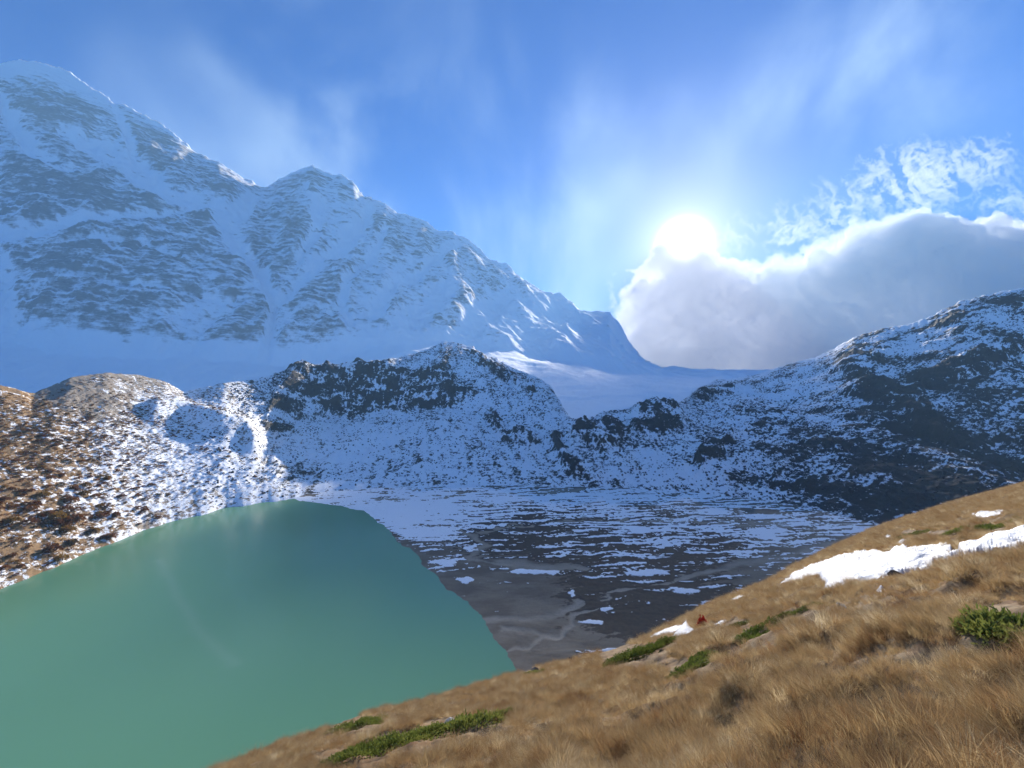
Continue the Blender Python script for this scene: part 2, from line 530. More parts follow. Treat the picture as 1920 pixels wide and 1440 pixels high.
X, Y, Z, T = loft(pxA, [l0, l1, q1, q2, q3, l4, l5], [8, 150, 150, 110, 20, 16])
cw = np.clip(1 - np.abs(T - 4.0) / 0.8, 0, 1)
Z = blur_rows(Z, 5, 1 - sstep(0.5, 1.0, cw))
PX, PY = topx(X, Y, Z)
rise = sstep(1.0, 1.35, T) * (1 - sstep(5.0, 6.0, T))
keepc = 1 - 0.8 * sstep(0.4, 1.0, cw)
wx = PX + 26 * fbm(X / 40, Y / 40 + Z / 40, 6, 0.62, seed=103); wy = PY + 20 * fbm(X / 35 + 5, Z / 25, 6, 0.62, seed=105)
cliffs = [
    [(500, 792), (505, 770), (545, 700), (570, 688), (700, 681), (760, 700), (755, 745), (715, 770), (700, 785), (640, 792), (600, 780), (575, 760), (540, 780)],
    [(715, 785), (735, 750), (775, 712), (830, 672), (845, 668), (850, 720), (890, 735), (900, 752), (840, 760), (800, 765), (760, 782)],
    [(500, 795), (545, 798), (552, 815), (525, 824), (500, 810)],
    [(860, 650), (890, 655), (960, 700), (1010, 740), (1000, 752), (950, 720), (890, 680)],
    [(905, 780), (930, 782), (945, 810), (925, 818)], [(938, 820), (975, 812), (1012, 835), (990, 850), (950, 838)],
    [(1068, 822), (1085, 798), (1140, 795), (1168, 815), (1150, 838), (1110, 846), (1085, 838)],
    [(1175, 800), (1190, 765), (1225, 752), (1262, 755), (1285, 790), (1270, 812), (1225, 828), (1195, 820)],
    [(1285, 745), (1330, 728), (1395, 722), (1400, 740), (1340, 755), (1300, 770)],
    [(1300, 880), (1315, 845), (1350, 840), (1355, 870), (1325, 880), (1310, 900)], [(1355, 830), (1375, 822), (1385, 838), (1365, 845)],
    [(1560, 690), (1590, 650), (1660, 628), (1680, 640), (1640, 700), (1590, 720)],
    [(1740, 600), (1790, 575), (1900, 548), (1920, 560), (1860, 590), (1800, 600), (1760, 620)],
    [(1560, 745), (1640, 715), (1720, 730), (1760, 790), (1790, 830), (1740, 830), (1690, 770), (1620, 745)],
    [(1700, 700), (1780, 690), (1920, 640), (1920, 670), (1820, 720), (1740, 730)],
    [(1040, 830), (1052, 820), (1075, 880), (1110, 905), (1080, 905), (1055, 870)],
]
CL = poly_mask(wx, wy, cliffs, -9, 7)
left = 1 - sstep(430, 540, PX)                         # moraine side
right = sstep(1250, 1480, PX)
gul = fbm((X + 0.2 * Y) / 38 + 0.3 * fbm(X / 60, Y / 60, 3, seed=107), Y / 260 + Z / 200, 5, 0.55, seed=109, ridged=True)
big = fbm(X / 110, Y / 110, 6, 0.52, seed=111)
dz = rise * keepc * ((1 - left) * (8 * gul + 7 * big) + right * 9 * big + left * (3.2 * big + 2.6 * gul))
dz += rise * (1 - left) * 2.4 * fbm(X / 9, Y / 9 + Z / 12, 4, 0.6, seed=113)
dz += rise * left * 1.7 * fbm(X / 8, Y / 8, 5, 0.62, seed=117)
dz += rise * CL * keepc * (5.0 + 9 * fbm(X / 30, Y / 30 + Z / 44, 5, 0.48, seed=119, ridged=True))
dz += (1 - left) * cw * 3.0 * fbm(pxA / 14 + 0 * Z, 0 * Z + 4, 4, 0.6, seed=121)
# the small curved moraine crest above the far shore
dl, _ = seg_dist(PX, PY, [(296, 776), (330, 772), (372, 788), (420, 800), (462, 812), (478, 838)], [0] * 6)
dz += 15 * np.exp(-(dl / 18.0) ** 2) * rise * keepc
Z = Z + dz
Z = np.where(T < 1.0, np.minimum(Z, LAKE - 0.2 + 0.4 * T), Z)
gy = np.gradient(Z, axis=0) / np.maximum(np.gradient(Y, axis=0), 1e-3)
sp = fbm(X / 10, Y / 14 + Z / 7, 5, 0.62, seed=131)
patch = fbm(X / 60, Y / 60 + Z / 35, 5, 0.55, seed=133)
crack = 0.6 * fbm(X / 11 + 0.5 * fbm(X / 20, Z / 20, 3, seed=135), Z / 46 + Y / 70, 5, 0.62, seed=137, ridged=True) + 0.6 * fbm(X / 36 + 0.3 * Z / 20, Z / 22 + Y / 60, 5, 0.6, seed=147)
sp2 = fbm(X / 4.2, Y / 6 + Z / 3.5, 4, 0.65, seed=139)
fall = fbm((X + 0.2 * Y) / 9 + 0.7 * sp + 0.8 * patch, Z / 40 + Y / 110, 5, 0.62, seed=143)
slant = fbm((PX * 0.9 - PY * 0.42) / 46, (PX * 0.42 + PY * 0.9) / 8, 5, 0.6, seed=145)
snow = 0.62 + (0.55 * sp + 0.40 * sp2) * (1 - 0.45 * CL) + (0.42 + 0.40 * right) * patch + (1 - right) * 0.62 * fall * (1 - CL) + right * (0.55 * slant - 0.08) - CL * (0.58 - 1.7 * np.clip(crack - 0.10, -0.2, 0.6)) - 0.10 * np.clip(gy - 0.7, -0.5, 2)
# darker, barer lower right slope; whiter bowl floor and knoll top
def blob(cx, cy, rx, ry):
    return np.exp(-(((PX - cx) / rx) ** 2 + ((PY - cy) / ry) ** 2))
snow -= 0.42 * blob(1900, 920, 330, 90) + 0.22 * blob(1680, 850, 170, 120) + 0.12 * blob(1850, 740, 200, 60)
snow += 0.30 * blob(1480, 730, 110, 40) + 0.35 * blob(1720, 650, 110, 22) + 0.4 * blob(1880, 590, 60, 14) + 0.22 * blob(950, 780, 90, 40) + 0.2 * blob(1450, 860, 120, 40)
snow += 0.28 * blob(640, 840, 130, 45) + 0.25 * blob(1240, 890, 90, 20) - 0.14 * blob(560, 880, 60, 40) - 0.12 * blob(1440, 870, 120, 70)
snow += 0.5 * sstep(4.0, 4.3, T)
# moraine side: brown grass above, snow towards the shore and the middle
br = 0.52 - 0.24 * sstep(330, 40, PX + 0.35 * (PY - 720)) + 0.30 * blob(330, 830, 150, 90) + 0.16 * blob(430, 900, 90, 50) - 0.12 * blob(160, 745, 120, 40)
br += -0.16 * (1 - sstep(0, 26, poly_sd(wx, wy, [(70, 745), (135, 712), (200, 702), (260, 708), (330, 730), (250, 735), (215, 760), (300, 850), (230, 800)])))
strk = fbm((PX * 0.78 - PY * 0.62) / 9, (PX * 0.62 + PY * 0.78) / 60, 4, 0.6, seed=141)
snl = br + 0.50 * sp + 0.40 * sp2 + 0.36 * strk + 0.22 * patch
snow = snow * (1 - left) + snl * left
veg = left * (0.35 + 0.8 * sstep(420, 60, PX + 0.5 * (PY - 760)) - 0.9 * (1 - sstep(0, 30, poly_sd(wx, wy, [(70, 745), (135, 712), (200, 702), (300, 712), (420, 730), (400, 800), (300, 850), (200, 790)]))) + 0.35 * blob(120, 960, 160, 90) + 0.3 * patch)
fpx = 0.25 * (PX[:-1, :-1] + PX[1:, :-1] + PX[:-1, 1:] + PX[1:, 1:]) + 10 * fbm(Y[:-1, :-1] / 20, Z[:-1, :-1] / 20, 3, seed=151)
fpy = PY[:-1, :-1]
b1 = 470 + (fpy - 800) * 0.45; b2 = 1052 + 0 * fpy
at = {'snow': snow, 'veg': veg}
GA = (X, Y, Z, T, PX, PY)
o = grid_obj('moraine_slope', X, Y, Z, M_mor, at, fpx < b1)
tag(o, 'sunlit brown moraine slope flecked with snow at the left shore', 'slope', kind='structure')
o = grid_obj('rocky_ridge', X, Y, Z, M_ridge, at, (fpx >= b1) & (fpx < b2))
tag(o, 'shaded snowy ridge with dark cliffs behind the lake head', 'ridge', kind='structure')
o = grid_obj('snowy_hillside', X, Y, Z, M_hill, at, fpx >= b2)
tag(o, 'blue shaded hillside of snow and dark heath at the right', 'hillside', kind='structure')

# ------------------------------------------------------------------ lake and the flat at its head
def flatpt(px, py):
    y = -LAKE * F / (py - 720.0)
    return ((px - 960) / F * y, y)


shore_r = [(560, 938), (600, 944), (640, 949), (680, 958), (705, 972), (722, 992), (748, 1012), (775, 1036), (800, 1062), (836, 1096), (872, 1128), (905, 1164), (935, 1202), (955, 1228), (970, 1256), (985, 1300), (1000, 1400), (1000, 1700)]
lake_poly = [flatpt(*p) for p in shore_r] + [(-60, 40), (-400, 60), (-460, 250), (-380, 330), (-330, 430), (-260, 470)]
pxB = np.linspace(530, 1830, 900)
pyB = np.linspace(902, 1310, 330)[:, None]
Yb = -LAKE * F / (pyB - 720) + 0 * pxB
Xb = (pxB - 960) / F * Yb
PXb = pxB + 0 * pyB; PYb = pyB + 0 * pxB
sd = poly_sd(Xb, Yb, lake_poly) + 4.0 * fbm(Xb / 24, Yb / 24, 3, seed=199) + 1.8 * fbm(Xb / 6, Yb / 6, 3, seed=201)
wxB = Xb + 9 * fbm(Xb / 45, Yb / 45, 4, seed=203); wyB = Yb + 9 * fbm(Xb / 45 + 7, Yb / 45, 4, seed=205)
st = fbm((wxB + 0.25 * wyB) / 44, (wyB - 0.12 * wxB) / 5.2, 6, 0.6, seed=207)
fine = fbm(wxB / 5.5, wyB / 2.6, 4, 0.62, seed=209)
ctl = lambda cx, cy, rx, ry: np.exp(-(((PXb - cx) / rx) ** 2 + ((PYb - cy) / ry) ** 2))
sn = -0.02 + 0.75 * ctl(700, 960, 190, 42) + 0.40 * ctl(1080, 930, 340, 16) + 0.25 * ctl(1150, 985, 330, 40) + 0.16 * ctl(1500, 1000, 200, 40) - 0.30 * ctl(1000, 1000, 120, 26) - 0.75 * ctl(1050, 1170, 260, 70) \
    - 0.4 * ctl(960, 1090, 110, 60) - 0.25 * ctl(1420, 1080, 180, 40)
snowB = 0.5 + sn + 1.45 * st + 0.75 * fine - 0.12
for cx, cy, rx, ry in [(825, 1055, 34, 7), (890, 1030, 22, 9), (870, 1087, 16, 8), (1210, 1075, 50, 9), (1140, 1145, 12, 8), (1075, 1115, 10, 9), (1110, 1168, 26, 5), (1290, 1110, 30, 6), (1000, 1072, 60, 7), (780, 1000, 70, 10)]:
    wob = 26 * fbm(Xb / 11, Yb / 9, 5, 0.6, seed=int(cx))
    snowB = np.maximum(snowB, 0.95 - 0.55 * np.hypot((PXb - cx + wob) / rx, (PYb - cy + 0.30 * wob * ry / 8) / ry))
vegB = 0.36 + 0.75 * ctl(1060, 990, 200, 45) + 0.85 * ctl(1180, 1130, 170, 60) + 0.5 * ctl(1250, 1030, 250, 50) - 0.8 * ctl(960, 1130, 110, 60) - 0.6 * ctl(1060, 1210, 70, 30) - 0.5 * ctl(1480, 1060, 130, 40) + 0.7 * st + 0.35 * fine
# braided dry channels: pale silt
chan = np.zeros(PXb.shape)
for pts, w in [([(900, 1165), (990, 1160), (1060, 1150), (1090, 1130)], 5), ([(930, 1185), (1000, 1185), (1050, 1195), (1075, 1160), (1160, 1110), (1330, 1075), (1600, 1010)], 5), ([(960, 1215), (1000, 1215), (1030, 1190)], 4),
               ([(900, 1000), (960, 985), (1100, 975), (1500, 985)], 3), ([(870, 1000), (905, 1020), (880, 1045), (960, 1060), (1100, 1070)], 5), ([(620, 945), (760, 935), (900, 930), (1100, 918)], 3)]:
    d = seg_dist(PXb + 34 * fbm(Xb / 30, Yb / 18, 5, seed=221), PYb + 13 * fbm(Xb / 26, Yb / 20, 5, seed=223), pts)
    wv = w * (0.35 + 1.5 * np.clip(0.5 + fbm(Xb / 30, Yb / 22, 4, seed=225 + int(w * 3)), 0, 1.2))
    chan = np.maximum(chan, (1 - sstep(0.2, 1.5, d / wv)) * np.clip(0.85 + 0.7 * fbm(Xb / 22, Yb / 16, 4, seed=227), 0.0, 1))
snowB -= 0.5 * chan; vegB -= 0.9 * chan
shoreb = 1 - sstep(0, 9, sd)
snowB -= 0.25 * shoreb * (PYb > 965); vegB -= 0.6 * shoreb
Zb = LAKE + np.clip(sd * 0.03, -2.0, 0.45) + 0.25 * np.clip(st, -1, 1) * sstep(4, 20, sd) + 0.22 * sstep(0.45, 0.6, snowB) * sstep(1, 5, sd) - 0.25 * chan * sstep(3, 10, sd)
Zb += 0.12 * fine * sstep(4, 12, sd)

m, t, out = new_mat('gravel_flat')
co = objco(t)
n1 = noise(t, co, 0.35, 5, 0.65); n2 = noise(t, objco(t, (0.5, 1, 1)), 0.09, 5, 0.6); n4 = noise(t, co, 1.6, 3, 0.6)
sand = mixc(t, maprange(t, n2, 0.35, 0.65), (0.11, 0.086, 0.064), (0.19, 0.155, 0.115))
sand = mixc(t, math_n(t, 'MULTIPLY', attr(t, 'chan'), 0.75), sand, (0.34, 0.30, 0.24))
sand = mixc(t, math_n(t, 'MULTIPLY', maprange(t, n4, 0.45, 0.75), 0.45), sand, (0.06, 0.052, 0.046))
vegc = mixc(t, maprange(t, n1, 0.35, 0.65), (0.016, 0.011, 0.011), (0.042, 0.027, 0.022))
vf = math_n(t, 'ADD', attr(t, 'veg'), math_n(t, 'MULTIPLY', math_n(t, 'SUBTRACT', n1, 0.5), 0.8))
col = mixc(t, maprange(t, vf, 0.38, 0.56), sand, vegc)
s = math_n(t, 'ADD', attr(t, 'snow'), math_n(t, 'MULTIPLY', math_n(t, 'SUBTRACT', n1, 0.5), 0.55))
sm = maprange(t, s, 0.46, 0.54)
col = mixc(t, sm, col, (0.84, 0.86, 0.88))
p = N(t, 'ShaderNodeBsdfPrincipled', inp={'Roughness': 0.8, 'Specular IOR Level': 0.25})
t.links.new(col, p.inputs['Base Color'])
b = N(t, 'ShaderNodeBump', inp={'Strength': 0.5, 'Distance': 0.3})
t.links.new(n1, b.inputs['Height']); t.links.new(b.outputs[0], p.inputs['Normal'])
t.links.new(p.outputs[0], out.inputs[0])
o = grid_obj('river_flat', Xb, Yb, Zb, m, {'snow': snowB, 'veg': vegB, 'chan': chan})
tag(o, 'flat river delta of grey silt, dark marsh and snow streaks', 'delta', kind='structure')

m, t, out = new_mat('glacial_lake_water')
co = objco(t)
n1 = noise(t, objco(t, (1, 0.35, 1), (0, 0, 0.5)), 0.02, 3, 0.5)
colw = mixc(t, n1, (0.12, 0.28, 0.155), (0.135, 0.30, 0.17))
colw = mixc(t, attr(t, 'silt'), colw, (0.30, 0.42, 0.33))
p = N(t, 'ShaderNodeBsdfPrincipled', inp={'Roughness': 0.16, 'IOR': 1.33})
t.links.new(colw, p.inputs['Base Color'])
b = N(t, 'ShaderNodeBump', inp={'Strength': 0.12, 'Distance': 0.15})
t.links.new(noise(t, co, 0.9, 3, 0.6), b.inputs['Height'])
t.links.new(b.outputs[0], p.inputs['Normal'])
t.links.new(p.outputs[0], out.inputs[0])
gx, gy2 = np.meshgrid(np.linspace(-520, 60, 300), np.linspace(-40, 500, 280))
arc = [flatpt(*p) for p in [(300, 1050), (318, 1085), (340, 1130), (368, 1175), (400, 1210), (440, 1245)]]
arc_d = seg_dist(gx + 2 * fbm(gx / 20, gy2 / 20, 3, seed=231), gy2, arc)
o = grid_obj('lake', gx, gy2, np.full(gx.shape, LAKE), m, {'silt': np.exp(-(arc_d / 2.6) ** 2) * 0.16})
tag(o, 'milky turquoise green glacial lake below the slopes', 'lake', kind='structure')

# base ground under everything
m, t, out = new_mat('valley_ground')
p = N(t, 'ShaderNodeBsdfPrincipled', inp={'Roughness': 0.9})
t.links.new(mixc(t, maprange(t, noise(t, objco(t), 0.02, 6, 0.6), 0.45, 0.55), (0.06, 0.05, 0.04), (0.8, 0.82, 0.85)), p.inputs['Base Color'])
t.links.new(p.outputs[0], out.inputs[0])
gx, gy2 = np.meshgrid(np.linspace(-4700, 5200, 60), np.linspace(-900, 4790, 50))
gz = np.full(gx.shape, LAKE - 4.0)
o = grid_obj('valley_ground', gx, gy2, gz, m, {})
tag(o, 'snow dusted valley ground under the slopes', 'ground', kind='structure')

# ------------------------------------------------------------------ cloud bank lying on the far ridge
CY = 5500.0
cpx = np.linspace(1090, 2500, 640)
cpy = np.linspace(180, 760, 300)[:, None]
PXc = cpx + 0 * cpy; PYc = cpy + 0 * cpx
w1 = fbm(PXc / 120, PYc / 120, 7, 0.58, seed=301); w2 = fbm(PXc / 110 + 5, PYc / 110 + 9, 7, 0.58, seed=303)
wcx = PXc + 44 * w1 + 16 * fbm(PXc / 26, PYc / 26, 5, 0.6, seed=311); wcy = PYc + 40 * w2 + 16 * fbm(PXc / 26 + 4, PYc / 26 + 2, 5, 0.6, seed=313)
bank = [(1142, 605), (1150, 585), (1168, 552), (1185, 520), (1200, 500), (1210, 478), (1220, 457), (1238, 448), (1290, 447), (1330, 458), (1370, 486), (1420, 492), (1480, 474), (1540, 446), (1600, 420), (1660, 395), (1720, 380),
        (1780, 385), (1820, 402), (1900, 410), (2000, 395), (2150, 350), (2300, 330), (2600, 330), (2600, 900), (1142, 900)]
near_sun = np.exp(-(((PXc - 1275) / 75) ** 2 + ((PYc - 470) / 45) ** 2))
sdc = -poly_sd(PXc + (wcx - PXc) * (1 - 0.8 * near_sun), PYc + (wcy - PYc) * (1 - 0.85 * near_sun), bank)
ramp = 24 + 46 * np.clip(0.5 + fbm(PXc / 70, PYc / 70, 4, seed=309), 0, 1)
thick = (400 + 280 * sstep(120, 520, np.hypot(PXc - 1280, PYc - 460))) * sstep(0, 1, sdc / ramp) * (0.85 + 0.3 * fbm(PXc / 160, PYc / 120, 5, seed=305)) + 30 * sstep(-3, 10, sdc)
wisp = fbm(wcx / 40 + 1.6 * w2, wcy / 32 + 1.6 * w1, 7, 0.62, seed=307, ridged=True)
for cx, cy, rx, ry, a in [(1700, 360, 60, 40, 60), (1745, 325, 60, 52, 100), (1850, 300, 60, 40, 90), (1460, 425, 40, 50, 70), (1375, 440, 36, 40, 60), (1580, 390, 55, 45, 90), (1900, 380, 60, 30, 80), (1660, 340, 50, 45, 80), (1510, 440, 50, 34, 80), (1150, 570, 12, 50, 60)]:
    g = np.exp(-(((wcx - cx) / rx) ** 2 + ((wcy - cy) / ry) ** 2))
    thick += 0.55 * a * g * np.clip(-0.25 + 1.5 * wisp, 0, 1.2)
thick *= 0.8 + 0.35 * np.clip(wisp, -0.5, 1)
sun_w = np.exp(-(((PXc - 1280) / 90) ** 2 + ((PYc - 480) / 60) ** 2))
thick = thick + (np.minimum(thick, 310) - thick) * np.clip(1.3 * sun_w, 0, 1)          # thin where the sun burns through
thick = np.maximum(thick, 300 * sstep(-1, 7, sdc) * near_sun ** 0.5 * (near_sun > 0.05))
thick -= 5
inside = thick > 0
th = np.maximum(thick, 0)
Xc = (PXc - 960) / F * CY; Zc = (720 - PYc) / F * CY
R_, C_ = PXc.shape
fF = grid_faces(R_, C_)
okf = inside.ravel()[fF].any(1)
fF = fF[okf]
Vf = np.stack([Xc, CY - 0.45 * th, Zc], -1).reshape(-1, 3); Vb = np.stack([Xc, CY + 0.55 * th + 0.0, Zc], -1).reshape(-1, 3)
rim = (th.ravel() <= 0)
idx_b = np.where(rim, np.arange(R_ * C_), np.arange(R_ * C_) + R_ * C_)      # front and back share the rim
V = np.concatenate([Vf, Vb]); f_all = np.concatenate([fF[:, ::-1], idx_b[fF]])
# close the bottom and the right end (outer border of the sheet)
def wall(a, b): return np.stack([a[:-1], a[1:], b[1:], b[:-1]], -1)
ids = np.arange(R_ * C_).reshape(R_, C_)
for e in (ids[-1, :], ids[:, -1], ids[0, :], ids[:, 0]):
    w_ = wall(e, idx_b[e])
    f_all = np.concatenate([f_all, w_[inside.ravel()[e[:-1]] & inside.ravel()[e[1:]]]])
V, f_all, _ = compact(V, f_all, {})
m, t, out = new_mat('cloud_vapour')
pv = N(t, 'ShaderNodeVolumePrincipled', inp={'Color': (0.945, 0.95, 0.955, 1), 'Density': 0.010, 'Anisotropy': 0.22})
t.links.new(pv.outputs[0], out.inputs['Volume'])
cl = link(bpy.data.objects.new('cloud', mesh_np('cloud', V, f_all, m)))
tag(cl, 'bright edged cloud bank below the sun, spilling over the ridge', 'cloud', kind='stuff')

# ------------------------------------------------------------------ haze
def box_obj(name, lo, hi, mat):
    x0, y0, z0 = lo; x1, y1, z1 = hi
    V = np.array([(x, y, z) for z in (z0, z1) for y in (y0, y1) for x in (x0, x1)], float)
    f = np.array([(0, 2, 3, 1), (4, 5, 7, 6), (0, 1, 5, 4), (2, 6, 7, 3), (0, 4, 6, 2), (1, 3, 7, 5)])
    return link(bpy.data.objects.new(name, mesh_np(name, V, f, mat, False)))

m, t, out = new_mat('haze_air')
pv = N(t, 'ShaderNodeVolumePrincipled', inp={'Color': (0.40, 0.72, 1.0, 1), 'Density': 0.000075, 'Anisotropy': 0.10})
t.links.new(pv.outputs[0], out.inputs['Volume'])
hz = box_obj('haze', (-5000, -1000, LAKE - 8), (5500, 4900, 1960), m)
tag(hz, 'thin bright haze filling the mountain valley', 'haze', kind='stuff')

# ------------------------------------------------------------------ foreground slope
EYE = 1.9
sil_t = [(-900, 2040), (-300, 1790), (0, 1640), (250, 1524), (430, 1440), (520, 1402), (620, 1370), (680, 1342), (730, 1331), (810, 1315), (900, 1286), (1000, 1256), (1080, 1237), (1150, 1218), (1210, 1196), (1280, 1160), (1330, 1132),
         (1440, 1090), (1500, 1056), (1570, 1022), (1640, 990), (1700, 970), (1800, 938), (1920, 905), (2100, 862), (2500, 760), (2900, 680)]
ys_t = [(-900, 16), (430, 26), (620, 30), (1000, 48), (1210, 62), (1440, 85), (1700, 110), (1920, 130), (2900, 150)]


def fg_m(px):
    sil = np.interp(px, [p[0] for p in sil_t], [p[1] for p in sil_t]); ys = np.interp(px, [p[0] for p in ys_t], [p[1] for p in ys_t])
    return -(sil - 720) / F + EYE / ys, ys


def fg_z(x, y):
    px = 960 + x / y * F
    mm, ys = fg_m(px)
    over = np.maximum(y - ys, 0)
    z = -EYE + y * mm - np.where(over < 25, 0.013 * over ** 2, 0.013 * 625 + 0.65 * (over - 25))
    far = sstep(2, 14, y)
    z = z + far * (0.30 * fbm(x / 7, y / 7, 4, seed=401)) + 0.36 * fbm(x / 1.1, y / 1.1, 4, 0.42, seed=403) * (1 - 0.4 * sstep(30, 60, y))
    return z


def fg_hit(px, py):
    """point of the slope seen at a photo pixel"""
    px = np.asarray(px, float); py = np.asarray(py, float)
    sil = np.interp(px, [p[0] for p in sil_t], [p[1] for p in sil_t]); _, ys = fg_m(px)
    y = EYE / (np.maximum(py - sil, 0) / F + EYE / ys)
    x = (px - 960) / F * y
    return x, y, fg_z(x, y)


pu = np.concatenate([np.linspace(-900, 300, 60), np.linspace(310, 2000, 560), np.linspace(2015, 2900, 60)])
yr = np.concatenate([np.geomspace(0.9, 130, 430), np.geomspace(131, 330, 70)])[:, None]
Xg = (pu - 960) / F * yr; Yg = yr + 0 * pu
Zg = fg_z(Xg, Yg)
Zg = np.maximum(Zg, LAKE - 5)
m, t, out = new_mat('dry_grass_ground')
co = objco(t)
g1 = noise(t, co, 0.35, 5, 0.6); g2 = noise(t, co, 2.2, 5, 0.65); g3 = noise(t, co, 14.0, 3, 0.65)
col = mixc(t, maprange(t, g1, 0.36, 0.62), (0.19, 0.13, 0.068), (0.30, 0.215, 0.12))
col = mixc(t, maprange(t, g2, 0.42, 0.72), col, (0.15, 0.075, 0.035))
col = mixc(t, math_n(t, 'MULTIPLY', maprange(t, g3, 0.35, 0.7), 0.6), col, (0.09, 0.055, 0.03))
col = mixc(t, attr(t, 'soil'), col, (0.045, 0.030, 0.019))
p = N(t, 'ShaderNodeBsdfPrincipled', inp={'Roughness': 0.9, 'Specular IOR Level': 0.15})
t.links.new(col, p.inputs['Base Color'])
b = N(t, 'ShaderNodeBump', inp={'Strength': 0.5, 'Distance': 0.05})
t.links.new(math_n(t, 'ADD', g2, math_n(t, 'MULTIPLY', g3, 0.4)), b.inputs['Height']); t.links.new(b.outputs[0], p.inputs['Normal'])
t.links.new(p.outputs[0], out.inputs[0])
keep = (Zg[:-1, :-1] > LAKE - 4)
soil = sstep(-0.05, -0.36, fbm(Xg / 1.1, Yg / 1.1, 4, 0.5, seed=403) + 0.4 * fbm(Xg / 5, Yg / 5, 3, seed=427)) * (1 - 0.5 * sstep(12, 40, Yg))
o = grid_obj('grassy_slope', Xg, Yg, Zg, m, {'soil': soil}, keep)
tag(o, 'sunlit steep slope of dry golden brown grass in the foreground', 'slope', kind='structure')

# snow patches lying on it
m_snow, t, out = new_mat('old_snow')
co = objco(t)
p = N(t, 'ShaderNodeBsdfPrincipled', inp={'Roughness': 0.6, 'Specular IOR Level': 0.3, 'Base Color': (0.66, 0.67, 0.69, 1)})
b = N(t, 'ShaderNodeBump', inp={'Strength': 1.0, 'Distance': 0.22})
t.links.new(noise(t, co, 1.3, 6, 0.65), b.inputs['Height']); t.links.new(b.outputs[0], p.inputs['Normal'])
t.links.new(p.outputs[0], out.inputs[0])
patches = [
    ([(1455, 1098), (1490, 1072), (1530, 1055), (1580, 1041), (1622, 1031), (1660, 1040), (1680, 1026), (1735, 1030), (1775, 1022), (1790, 1042), (1760, 1056), (1740, 1065), (1700, 1077), (1650, 1087), (1600, 1091),
      (1575, 1104), (1535, 1112), (1548, 1092), (1530, 1080), (1480, 1095)], 'large ragged snow patch on the grass, left of the long strip'),
    ([(1752, 1060), (1790, 1044), (1800, 1026), (1850, 1012), (1920, 994), (2010, 975), (2010, 1012), (1920, 1028), (1860, 1034), (1800, 1050)], 'long white snow strip running off the right edge'),
    ([(1820, 967), (1845, 962), (1884, 960), (1880, 966), (1835, 974)], 'small snow sliver highest on the slope'),
    ([(1210, 1200), (1236, 1184), (1268, 1172), (1284, 1172), (1262, 1186), (1240, 1194)], 'narrow snow tongue at the edge above the marsh'),
    ([(1254, 1198), (1278, 1172), (1288, 1158), (1294, 1176), (1306, 1184), (1285, 1192)], 'pointed snow patch beside the red shrub'),
    ([(1362, 1129), (1385, 1117), (1401, 1115), (1388, 1124)], 'tiny snow strip below the footpath'),
    ([(1334, 1172), (1350, 1165), (1364, 1164), (1352, 1171)], 'small snow fleck right of the red shrub'),
    ([(1640, 1116), (1650, 1111), (1662, 1112), (1652, 1118)], 'small snow fleck below the large snow patch'),
    ([(1652, 1008), (1668, 1003), (1676, 1004), (1662, 1010)], 'tiny snow fleck up near the skyline'),
    ([(1680, 1022), (1695, 1012), (1706, 1013), (1692, 1022)], 'small snow fleck just above the large patch'),
]
for poly, lab in patches:
    a = np.array(poly, float)
    st_ = 1.6 if np.ptp(a[:, 0]) > 120 else 0.9
    gpx, gpy = np.meshgrid(np.arange(a[:, 0].min() - 10, a[:, 0].max() + 10, st_), np.arange(a[:, 1].min() - 8, a[:, 1].max() + 8, st_ * 0.7))
    amp = 5.0 if np.ptp(a[:, 0]) > 120 else 2.0
    sdp = poly_sd(gpx + amp * 1.6 * fbm(gpx / 16, gpy / 10, 4, 0.6, seed=411), gpy + amp * fbm(gpx / 14 + 4, gpy / 9, 4, 0.6, seed=413), poly)
    x, y, z = fg_hit(gpx, gpy)
    z = z - 0.10 + 0.24 * sstep(3.0, -5.0, sdp) + 0.16 * fbm(x / 1.6, y / 1.6, 5, 0.6, seed=415) * sstep(2.0, -4.0, sdp)
    kp = (np.minimum(np.minimum(sdp[:-1, :-1], sdp[1:, 1:]), np.minimum(sdp[1:, :-1], sdp[:-1, 1:])) < 2.6)
    o = grid_obj('snow_patch', x, y, z, m_snow, {}, kp)
    tag(o, lab, 'snow patch', 'snow patches on the grassy slope')

# ------------------------------------------------------------------ grass tufts (instances)
def leaf_mat(name, cols, trans=0.5, rough=0.7, nscale=0.8):
    m, t, out = new_mat(name)
    oi = N(t, 'ShaderNodeObjectInfo')
    pos = N(t, 'ShaderNodeNewGeometry').outputs['Position']
    n1 = noise(t, pos, nscale, 3, 0.6)
    f = math_n(t, 'ADD', math_n(t, 'MULTIPLY', oi.outputs['Random'], 0.6), math_n(t, 'MULTIPLY', maprange(t, n1, 0.3, 0.7), 0.4))
    r = N(t, 'ShaderNodeValToRGB')
    els = r.color_ramp.elements
    while len(els) < len(cols): els.new(0.5)
    for i, c in enumerate(cols):
        els[i].position = i / (len(cols) - 1); els[i].color = c + (1,)
    t.links.new(f, r.inputs[0])
    d = N(t, 'ShaderNodeBsdfDiffuse'); tr = N(t, 'ShaderNodeBsdfTranslucent'); mx = N(t, 'ShaderNodeMixShader', inp={0: trans})
    t.links.new(r.outputs[0], d.inputs[0]); t.links.new(r.outputs[0], tr.inputs[0])
    t.links.new(d.outputs[0], mx.inputs[1]); t.links.new(tr.outputs[0], mx.inputs[2]); t.links.new(mx.outputs[0], out.inputs[0])
    return m


